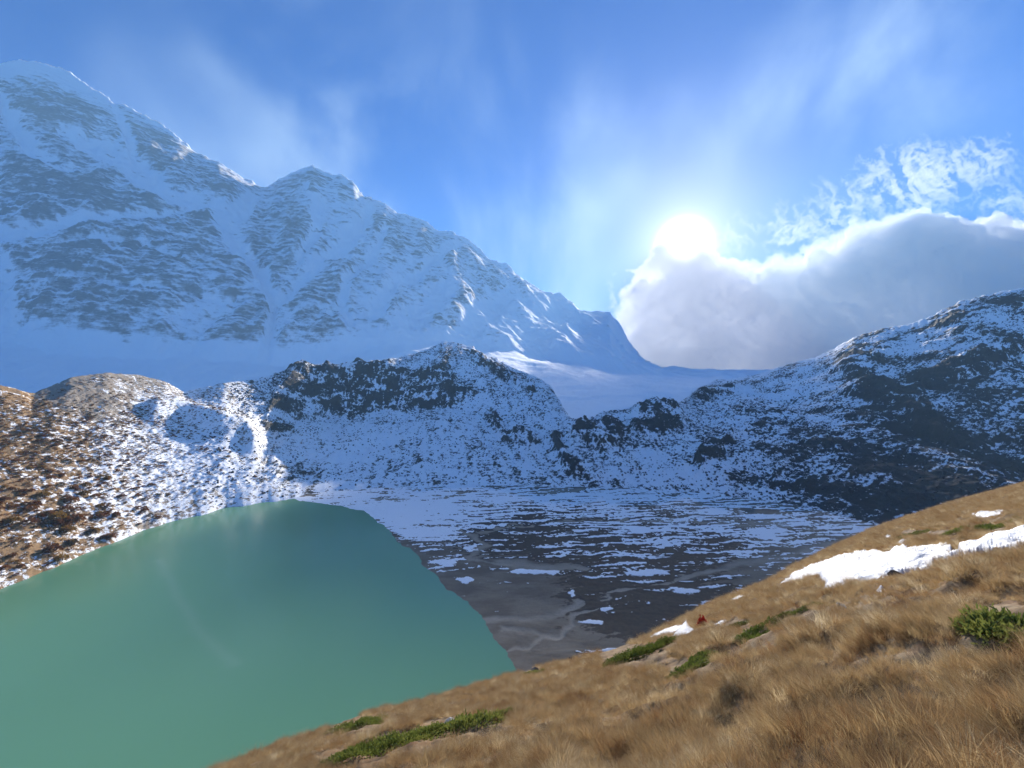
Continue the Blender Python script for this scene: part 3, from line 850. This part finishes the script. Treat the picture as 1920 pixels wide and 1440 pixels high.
M_grass = leaf_mat('dry_grass_blades', [(0.13, 0.06, 0.027), (0.31, 0.175, 0.08), (0.45, 0.33, 0.165), (0.40, 0.25, 0.115), (0.64, 0.50, 0.28), (0.83, 0.71, 0.49)], nscale=0.9)
M_jun = leaf_mat('juniper_needles', [(0.06, 0.08, 0.018), (0.14, 0.17, 0.036), (0.27, 0.28, 0.07)], 0.3, nscale=3)
M_rust = leaf_mat('rusty_leaves', [(0.11, 0.042, 0.018), (0.19, 0.078, 0.028), (0.28, 0.13, 0.045)], 0.35, nscale=0.3)
M_ochre = leaf_mat('ochre_leaves', [(0.16, 0.085, 0.022), (0.25, 0.145, 0.035), (0.33, 0.20, 0.055)], 0.35, nscale=0.3)
M_red = leaf_mat('red_leaves', [(0.25, 0.012, 0.012), (0.36, 0.03, 0.02)], 0.35, nscale=3)
M_twig = leaf_mat('bare_twigs', [(0.05, 0.035, 0.028), (0.10, 0.07, 0.05)], 0.0)


def blades(n, spread, h, w, lean, r, segs=3):
    V, Fc = [], []
    for i in range(n):
        a = r.uniform(0, 2 * math.pi); d = spread * math.sqrt(r.uniform(0, 1))
        bx, by = d * math.cos(a), d * math.sin(a)
        la = a + r.uniform(-0.9, 0.9); ln = lean * r.uniform(0.3, 1.3); hh = h * r.uniform(0.55, 1.1)
        ca = r.uniform(0, math.pi); cx, cy = math.cos(ca), math.sin(ca)
        wx0, wy0 = 0.16 * lean, 0.05 * lean
        b0 = len(V)
        for k in range(segs + 1):
            t_ = k / segs
            ox = bx + (math.cos(la) * ln + wx0) * hh * t_ ** 1.8; oy = by + (math.sin(la) * ln + wy0) * hh * t_ ** 1.8
            oz = hh * (t_ - 0.35 * ln * t_ ** 2.2) - 0.02
            ww = w * (1 - 0.85 * t_) * 0.5
            V += [(ox - cx * ww, oy - cy * ww, oz), (ox + cx * ww, oy + cy * ww, oz)]
        for k in range(segs):
            q = b0 + 2 * k
            Fc.append((q, q + 1, q + 3, q + 2))
    return np.array(V), np.array(Fc)


bushes = [
    (1190, 1232, 112, 40, 'round green juniper mound at the slope edge above the silt flat'),
    (1300, 1250, 92, 24, 'flat green juniper right of the round edge mound'),
    (1422, 1192, 62, 24, 'green juniper cushion right of the small snow fleck'),
    (1388, 1172, 42, 18, 'small dark juniper beside the red shrub and snow fleck'),
    (1502, 1152, 64, 18, 'green juniper cushion at the end of the footpath'),
    (1890, 1185, 130, 95, 'large bright green juniper at the right edge'),
    (668, 1360, 96, 30, 'dark green juniper on the skyline against the lake'),
    (868, 1368, 150, 40, 'green juniper strip below the grey stone'),
    (765, 1394, 120, 42, 'dark green juniper clump left of the juniper strip'),
    (655, 1424, 130, 34, 'lowest green juniper near the bottom edge by the lake'),
    (1866, 992, 56, 14, 'dark juniper just above the long snow strip'),
    (1780, 1002, 60, 14, 'dark juniper above the gap between the big snow patches'),
    (1720, 1000, 56, 10, 'thin dark juniper near the skyline above the large snow patch'),
    (1246, 1209, 44, 12, 'small juniper directly below the pointed snow patch'),
    (1000, 1262, 40, 12, 'small dark juniper at the slope edge beside the lake corner'),
]

tuft_col = bpy.data.collections.new('grass_tuft_shapes')
rr = random.Random(3)
for i, (n, sp_, h, w, ln) in enumerate([(46, 0.09, 0.24, 0.005, 1.1), (60, 0.14, 0.17, 0.005, 1.3), (46, 0.08, 0.30, 0.005, 0.9), (60, 0.18, 0.13, 0.006, 1.5), (150, 0.20, 0.30, 0.006, 1.25), (120, 0.16, 0.22, 0.006, 1.5)]):
    V, Fc = blades(n, sp_, h, w, ln, rr)
    tuft_col.objects.link(bpy.data.objects.new('grass_tuft', mesh_np('grass_tuft', V, Fc, M_grass, True)))

pts, scl, rot = [], [], []
snow_polys = [p[0] for p in patches]
for y0, y1, dens, sc in [(2.0, 8, 200, 0.58), (8, 20, 80, 0.75), (20, 50, 22, 1.05), (50, 125, 6, 1.5)]:
    u0, u1 = -0.75, 1.35
    n = int((u1 - u0) * (y1 * y1 - y0 * y0) / 2 * dens)
    yy = np.sqrt(rng.uniform(y0 * y0, y1 * y1, n)); uu = rng.uniform(u0, u1, n)
    xx = uu * yy; ppx = 960 + uu * F
    mm, ys = fg_m(ppx)
    dn = fbm(xx / 1.1, yy / 1.1, 4, 0.5, seed=403) + 0.3 * fbm(xx / 0.5, yy / 0.5, 3, seed=421) + 0.7 * fbm(xx / 4.5, yy / 4.5, 3, seed=423)
    zz = fg_z(xx, yy)
    ppy = 720 - zz / yy * F
    ok = (yy < ys * 1.15) & (rng.uniform(-0.5, 0.12, n) < dn)
    ok &= poly_mask(ppx, ppy, snow_polys, -1, 1.5) < 0.5
    for bx_, by_, bw_, bh_, _ in bushes:
        ok &= np.hypot((ppx - bx_) / (0.60 * bw_), (ppy - by_) / (0.62 * bh_)) > 1
    xx, yy, zz, dn = xx[ok], yy[ok], zz[ok], dn[ok]
    pts.append(np.stack([xx, yy, zz], -1))
    scl.append(sc * rng.uniform(0.6, 1.3, len(xx)) * (1 + 0.8 * np.clip(dn, -0.6, 0.9)))
    lean_dir = 3.0 * fbm(xx / 2.2, yy / 2.2, 2, seed=425)
    rot.append(np.stack([rng.normal(0, 0.15, len(xx)), rng.normal(0, 0.15, len(xx)) , lean_dir + rng.normal(0, 1.1, len(xx))], -1))
pts = np.concatenate(pts); scl = np.concatenate(scl); rot = np.concatenate(rot)


def scatter(name, pts, scl, rot, shapes, mat):
    me = bpy.data.meshes.new(name)
    me.vertices.add(len(pts)); me.vertices.foreach_set('co', np.asarray(pts, np.float32).ravel())
    a_ = me.attributes.new('scl', 'FLOAT', 'POINT'); a_.data.foreach_set('value', np.asarray(scl, np.float32))
    a_ = me.attributes.new('rot', 'FLOAT_VECTOR', 'POINT'); a_.data.foreach_set('vector', np.asarray(rot, np.float32).ravel())
    me.materials.append(mat)
    ob = link(bpy.data.objects.new(name, me))
    ng = bpy.data.node_groups.new('scatter_' + name, 'GeometryNodeTree')
    ng.interface.new_socket('Geometry', in_out='INPUT', socket_type='NodeSocketGeometry')
    ng.interface.new_socket('Geometry', in_out='OUTPUT', socket_type='NodeSocketGeometry')
    gi = ng.nodes.new('NodeGroupInput'); go = ng.nodes.new('NodeGroupOutput')
    ci = ng.nodes.new('GeometryNodeCollectionInfo'); ci.inputs['Collection'].default_value = shapes
    ci.inputs['Separate Children'].default_value = True; ci.inputs['Reset Children'].default_value = True
    m2p = ng.nodes.new('GeometryNodeMeshToPoints'); iop = ng.nodes.new('GeometryNodeInstanceOnPoints')
    iop.inputs['Pick Instance'].default_value = True
    na = ng.nodes.new('GeometryNodeInputNamedAttribute'); na.data_type = 'FLOAT'; na.inputs['Name'].default_value = 'scl'
    nr = ng.nodes.new('GeometryNodeInputNamedAttribute'); nr.data_type = 'FLOAT_VECTOR'; nr.inputs['Name'].default_value = 'rot'
    e2r = ng.nodes.new('FunctionNodeEulerToRotation')
    lk = ng.links.new
    lk(gi.outputs[0], m2p.inputs['Mesh']); lk(m2p.outputs[0], iop.inputs['Points']); lk(ci.outputs[0], iop.inputs['Instance'])
    lk(nr.outputs[0], e2r.inputs[0]); lk(e2r.outputs[0], iop.inputs['Rotation']); lk(na.outputs[0], iop.inputs['Scale']); lk(iop.outputs[0], go.inputs[0])
    ob.modifiers.new('scatter', 'NODES').node_group = ng
    return ob


grass = scatter('grass', pts, scl, rot, tuft_col, M_grass)
tag(grass, 'dry golden and rusty grass tussocks covering the near slope', 'grass', kind='stuff')


# ------------------------------------------------------------------ shrubs
def empty(name, loc):
    o = bpy.data.objects.new(name, None)
    o.location = loc
    o.empty_display_size = 0.2
    return link(o)


def needle_mesh(name, rx, ry, h, n, ln, w, mat, r, lobes=False):
    """a low mound of needle sprays"""
    nl = 14 if lobes else 1
    la = r.uniform(0, 2 * math.pi, nl); lr = np.sqrt(r.uniform(0, 1, nl)) * (0.75 if lobes else 0)
    lx, ly = lr * np.cos(la), lr * np.sin(la); ls = r.uniform(0.32, 0.5, nl) if lobes else np.ones(1); lh = r.uniform(0.5, 1.1, nl) if lobes else np.ones(1)
    k_ = r.choice(nl, n, p=ls ** 2 / (ls ** 2).sum())
    u = r.uniform(0, 2 * math.pi, n); v = np.sqrt(r.uniform(0, 1, n))
    lump = 1 + 0.45 * pnoise(np.cos(u) * v * 2.6 + 3, np.sin(u) * v * 2.6, 5)
    x = (lx[k_] + np.cos(u) * v * ls[k_]) * rx; y = (ly[k_] + np.sin(u) * v * ls[k_]) * ry
    z = h * lh[k_] * np.sqrt(np.clip(1 - v ** 2, 0, 1)) * lump * r.uniform(0.3, 1.0, n) ** 0.6
    D = np.stack([x / rx + r.normal(0, 0.5, n), y / ry + r.normal(0, 0.5, n), 0.75 + r.normal(0, 0.3, n)], -1)
    D /= np.linalg.norm(D, axis=1)[:, None]
    S = np.cross(D, r.normal(0, 1, (n, 3))); S /= np.linalg.norm(S, axis=1)[:, None]
    P = np.stack([x, y, z], -1); Lg = (ln * r.uniform(0.5, 1.3, n))[:, None]
    V = np.stack([P - S * w * 0.4, P + S * w * 0.4, P + D * Lg * 0.6 + S * w * 0.5, P + D * Lg, P + D * Lg * 0.6 - S * w * 0.5], 1)
    k = np.arange(n)[:, None] * 5
    f = np.concatenate([k + np.array([[0, 1, 2, 4]]), k + np.array([[4, 2, 3, 3]])])
    f3 = np.concatenate([k + [[0, 1, 2]], k + [[0, 2, 4]], k + [[4, 2, 3]]])
    return mesh_np(name, V.reshape(-1, 3), f3, mat, False)


def stem_mesh(name, rx, ry, h, n, mat, r, wob=0.3, th=0.02):
    V, Fc = [], []
    for i in range(n):
        a = r.uniform(0, 2 * math.pi); d = math.sqrt(r.uniform(0.05, 1))
        e = np.array([rx * d * math.cos(a), ry * d * math.sin(a), h * math.sqrt(max(0.1, 1 - 0.7 * d * d)) * r.uniform(0.7, 1.0)])
        s_ = e * np.array([0.18, 0.18, 0]) + np.array([0, 0, -0.1])
        b0 = len(V)
        for k in range(4):
            t_ = k / 3
            p_ = s_ + (e - s_) * np.array([t_ ** 1.3, t_ ** 1.3, t_]) + r.normal(0, wob * 0.08 * h, 3) * (0 < k < 3)
            rr_ = th * (1 - 0.8 * t_)
            for q in range(3):
                an = q * 2.094
                V.append(p_ + np.array([math.cos(an) * rr_, math.sin(an) * rr_, 0]))
        for k in range(3):
            for q in range(3):
                Fc.append((b0 + 3 * k + q, b0 + 3 * k + (q + 1) % 3, b0 + 3 * k + 3 + (q + 1) % 3, b0 + 3 * k + 3 + q))
    return mesh_np(name, np.array(V), np.array(Fc), mat, True)


nr_ = np.random.default_rng(21)
for px, py, wpx_, hpx_, lab in bushes:
    x, y, z = [float(v) for v in fg_hit(px, py + 2)]
    rx = wpx_ / 2 / F * y * 1.3; hh = max(hpx_ / F * y * 0.46, 0.26)
    ry = rx * 0.95
    e = empty('juniper_bush', (x, y, z - 0.04))
    tag(e, lab, 'bush', 'green junipers on the grassy slope')
    n = int(min(7000, 1600 + 900 * rx * 2))
    ln = min(0.07 + 0.035 * rx, 0.22)
    fo = link(bpy.data.objects.new('foliage', needle_mesh('foliage', rx, ry, hh, n, ln, ln * 0.28, M_jun, nr_, True)), e)
    stm = link(bpy.data.objects.new('stems', stem_mesh('stems', rx * 0.8, ry * 0.8, hh * 0.8, 14, M_twig, nr_, th=0.012)), e)
    for part in (fo, stm):                                   # lay the mat along the slope
        co_ = np.empty(len(part.data.vertices) * 3, np.float32); part.data.vertices.foreach_get('co', co_)
        co_ = co_.reshape(-1, 3)
        co_[:, 2] += np.clip(fg_z(co_[:, 0] + x, np.maximum(co_[:, 1] + y, 1.0)) - z, -3, 3)
        part.data.vertices.foreach_set('co', co_.ravel()); part.data.update()

x, y, z = [float(v) for v in fg_hit(1318, 1178)]
e = empty('red_shrub', (x, y, z - 0.03))
tag(e, 'small bright red autumn shrub beside the pointed snow patch', 'shrub')
link(bpy.data.objects.new('foliage', needle_mesh('foliage', 9 / F * y, 9 / F * y, 20 / F * y, 420, 0.10, 0.05, M_red, nr_)), e)
link(bpy.data.objects.new('stems', stem_mesh('stems', 8 / F * y, 8 / F * y, 20 / F * y, 14, M_twig, nr_, th=0.01)), e)

# stones
def stone_mesh(name, seed, mat, sub=3):
    import bmesh
    bm = bmesh.new(); bmesh.ops.create_icosphere(bm, subdivisions=sub, radius=1.0)
    r = random.Random(seed)
    planes = [(np.array([r.gauss(0, 1), r.gauss(0, 1), r.gauss(0, 1)]), r.uniform(0.55, 0.85)) for _ in range(9)]
    for v in bm.verts:
        c = np.array(v.co)
        for nrm, d in planes:
            nn = nrm / np.linalg.norm(nrm); q = c @ nn
            if q > d: c = c - nn * (q - d)
        c = c * (1 + 0.05 * float(pnoise(np.array([c[0] * 3 + seed]), np.array([c[1] * 3 + c[2] * 2]), seed)[0]))
        v.co = c
    me = bpy.data.meshes.new(name); bm.to_mesh(me); bm.free(); me.materials.append(mat)
    return me

def rock_mat(name, a, b_):
    m, t, out = new_mat(name)
    n_ = noise(t, objco(t), 2.2, 6, 0.65)
    p = N(t, 'ShaderNodeBsdfPrincipled', inp={'Roughness': 0.85})
    t.links.new(mixc(t, maprange(t, n_, 0.35, 0.65), a, b_), p.inputs['Base Color'])
    b = N(t, 'ShaderNodeBump', inp={'Strength': 0.7, 'Distance': 0.2}); t.links.new(n_, b.inputs['Height']); t.links.new(b.outputs[0], p.inputs['Normal'])
    t.links.new(p.outputs[0], out.inputs[0]); return m
M_st1 = rock_mat('grey_stone', (0.16, 0.15, 0.14), (0.34, 0.33, 0.31)); M_st2 = rock_mat('dark_stone', (0.035, 0.03, 0.035), (0.085, 0.075, 0.075))
for i, (px, py, w_, h_, mt, lab) in enumerate([
        (1072, 1239, 14, 11, M_st2, 'dark boulder on the slope edge below the silt flat'), (1088, 1237, 14, 6, M_st1, 'pale flat stone right of the dark edge boulder'),
        (1004, 1257, 16, 8, M_st2, 'dark stone on the slope edge beside the lake corner'), (842, 1358, 24, 12, M_st1, 'pale grey stone lying above the juniper strip'),
        (1681, 1084, 30, 15, M_st2, 'dark boulder at the lower edge of the large snow patch'), (1130, 1283, 10, 6, M_st1, 'small grey stone in the grass left of the flat juniper'),
        (1498, 1135, 16, 9, M_st2, 'dark stone beside the footpath above the juniper cushion')]):
    x, y, z = [float(v) for v in fg_hit(px, py)]
    o = link(bpy.data.objects.new('stone', stone_mesh('stone', 40 + i, mt)))
    o.location = (x, y, z + h_ / 2 / F * y * 0.5); o.scale = (w_ / 2 / F * y, w_ / 2 / F * y * 0.8, h_ / 2 / F * y * 1.2); o.rotation_euler = (0, 0, i * 1.3)
    tag(o, lab, 'stone', 'stones on the grassy slope')

# footpath
pth = np.array([(1422, 1097), (1450, 1107), (1480, 1117), (1500, 1127), (1530, 1136), (1562, 1143), (1600, 1147)], float)
tt = np.linspace(0, len(pth) - 1, 60)
ppx = np.interp(tt, range(len(pth)), pth[:, 0]); ppy = np.interp(tt, range(len(pth)), pth[:, 1]) + 1.2 * fbm(tt, tt * 0, 3, seed=9)
rows_ = []
for off in (-1.6, -0.8, 0.8, 1.6):
    x, y, z = fg_hit(ppx, ppy + off)
    rows_.append(np.stack([x, y, z + (0.03 if abs(off) < 1 else -0.04)], -1))
P_ = np.stack(rows_)
m, t, out = new_mat('trodden_earth')
p = N(t, 'ShaderNodeBsdfPrincipled', inp={'Roughness': 0.95})
t.links.new(mixc(t, noise(t, objco(t), 3.0, 4, 0.6), (0.09, 0.075, 0.06), (0.17, 0.145, 0.115)), p.inputs['Base Color']); t.links.new(p.outputs[0], out.inputs[0])
o = grid_obj('footpath', P_[..., 0], P_[..., 1], P_[..., 2], m, {})
tag(o, 'narrow trodden footpath slanting across the grassy slope', 'path', kind='structure')

# autumn shrubs on the moraine
X, Y, Z, T, PX, PY = GA
PX, PY = topx(X, Y, Z)
kinds = []
for kk, (lm, nl, st_n, lab) in enumerate([(M_rust, 420, 16, 'rust'), (M_rust, 260, 22, 'rust'), (M_ochre, 460, 14, 'ochre'), (M_twig, 150, 34, 'twig')]):
    kinds.append((needle_mesh('foliage', 1.0, 1.0, 0.95, nl, 0.24, 0.13, lm, nr_), stem_mesh('stems', 0.95, 0.95, 1.05, st_n, M_twig, nr_, th=0.03)))
cand = np.flatnonzero(((T > 1.03) & (T < 3.3) & (PX < 620) & (PX > -20)).ravel())
pxf, pyf = PX.ravel()[cand], PY.ravel()[cand]
dns = 0.05 + 1.0 * np.exp(-(((pxf - 110) / 150) ** 2 + ((pyf - 980) / 95) ** 2)) + 0.42 * np.exp(-(((pxf - 120) / 170) ** 2 + ((pyf - 850) / 80) ** 2)) + 0.35 * np.exp(-(((pxf - 530) / 60) ** 2 + ((pyf - 890) / 45) ** 2)) + 0.3 * np.exp(-(((pxf - 430) / 40) ** 2 + ((pyf - 935) / 12) ** 2))
dns *= 0.35 + sstep(-0.25, 0.35, fbm(pxf / 45, pyf / 30, 3, seed=501))
dns *= (pxf < 440) | (pyf > 830)
dns *= np.hypot(1, 1) * (Y.ravel()[cand] ** 2)
pick = nr_.choice(cand, 290, replace=False, p=dns / dns.sum())
looks = ['rust brown leafy', 'thin rust brown', 'ochre yellow', 'dark leafless']
def where(px, py):
    if px > 460: return 'at the snowy far shore below the ridge'
    if py > 1010: return 'on the lower slope just above the lake edge' if px < 90 else 'by the lake shore on the left'
    if py > 930: return 'in the shrub belt at the left picture edge' if px < 100 else ('in the shrub belt above the lake' if px < 220 else 'on the snowy bank near the lake')
    if py > 850: return 'half way up the brown moraine at the picture edge' if px < 110 else ('half way up the moraine' if px < 260 else 'on the snowy middle of the moraine')
    return 'high on the brown moraine near its crest' if px < 150 else 'high on the snow streaked moraine'
for j in pick:
    px, py = PX.ravel()[j], PY.ravel()[j]
    big_ = math.exp(-(((px - 110) / 160) ** 2 + ((py - 990) / 80) ** 2))
    r_ = (1.5 + 2.6 * big_) * nr_.uniform(0.6, 1.35)
    kk = int(nr_.choice(4, p=[0.42, 0.24, 0.20, 0.14])) if px < 460 else int(nr_.choice(4, p=[0.25, 0.25, 0.15, 0.35]))
    e = empty('autumn_shrub', (X.ravel()[j], Y.ravel()[j], Z.ravel()[j] - 0.1))
    e.scale = (r_, r_, r_ * nr_.uniform(0.75, 1.15)); e.rotation_euler = (0, 0, nr_.uniform(0, 6.28))
    tag(e, ('big ' if r_ > 3.2 else 'small ' if r_ < 1.4 else '') + looks[kk] + ' shrub ' + where(px, py), 'shrub', 'autumn shrubs on the moraine')
    for nm, me_ in zip(('foliage', 'stems'), kinds[kk]):
        link(bpy.data.objects.new(nm, me_), e)

# low scrub and loose stones too small and many to count
def shape_col(name, meshes):
    c = bpy.data.collections.new(name)
    for me_ in meshes: c.objects.link(bpy.data.objects.new(me_.name, me_))
    return c

xf, yf, zf, tf = X.ravel(), Y.ravel(), Z.ravel(), T.ravel()
pxf, pyf = PX.ravel(), PY.ravel()
def sample(mask_w, n):
    w_ = mask_w * yf ** 2
    return nr_.choice(len(xf), n, replace=False, p=w_ / w_.sum())
onA = (tf > 1.03) & (tf < 3.9)
lw = onA * (pxf < 600) * (0.25 + sstep(-0.3, 0.4, fbm(pxf / 30, pyf / 20, 4, seed=511))) * (1 - 0.85 * sstep(230, 470, pxf + 0.3 * (pyf - 800))) * (0.35 + sstep(720, 800, pyf))
ids_ = sample(lw, 9000)
sc_ = shape_col('scrub_shapes', [needle_mesh('scrub', 1, 1, 0.8, 46, 0.5, 0.26, mm_, nr_) for mm_ in (M_rust, M_rust, M_ochre, M_twig)])
o = scatter('low_scrub', np.stack([xf, yf, zf - 0.05], -1)[ids_], nr_.uniform(0.35, 1.0, len(ids_)) ** 1.5 * 1.3, np.stack([0 * ids_, 0 * ids_, nr_.uniform(0, 6.28, len(ids_))], -1), sc_, M_rust)
tag(o, 'low rusty scrub scattered over the sunlit moraine', 'scrub', kind='stuff')
rw = onA * (pxf > 380) * (0.15 + sstep(-0.2, 0.45, fbm(pxf / 40 + 9, pyf / 30, 4, seed=513))) * (0.6 + 0.8 * right.ravel()) * (1 - 0.6 * CL.ravel())
ids_ = sample(rw, 16000)
rs_ = shape_col('stone_shapes', [stone_mesh('loose_stone', 70 + i, M_st2, 1) for i in range(3)])
o = scatter('loose_stones', np.stack([xf, yf, zf], -1)[ids_], nr_.uniform(0.3, 1.0, len(ids_)) ** 2 * 1.5 + 0.25, nr_.uniform(0, 6.28, (len(ids_), 3)), rs_, M_st2)
tag(o, 'dark loose stones and heath clumps poking through the valley snow', 'stones', kind='stuff')
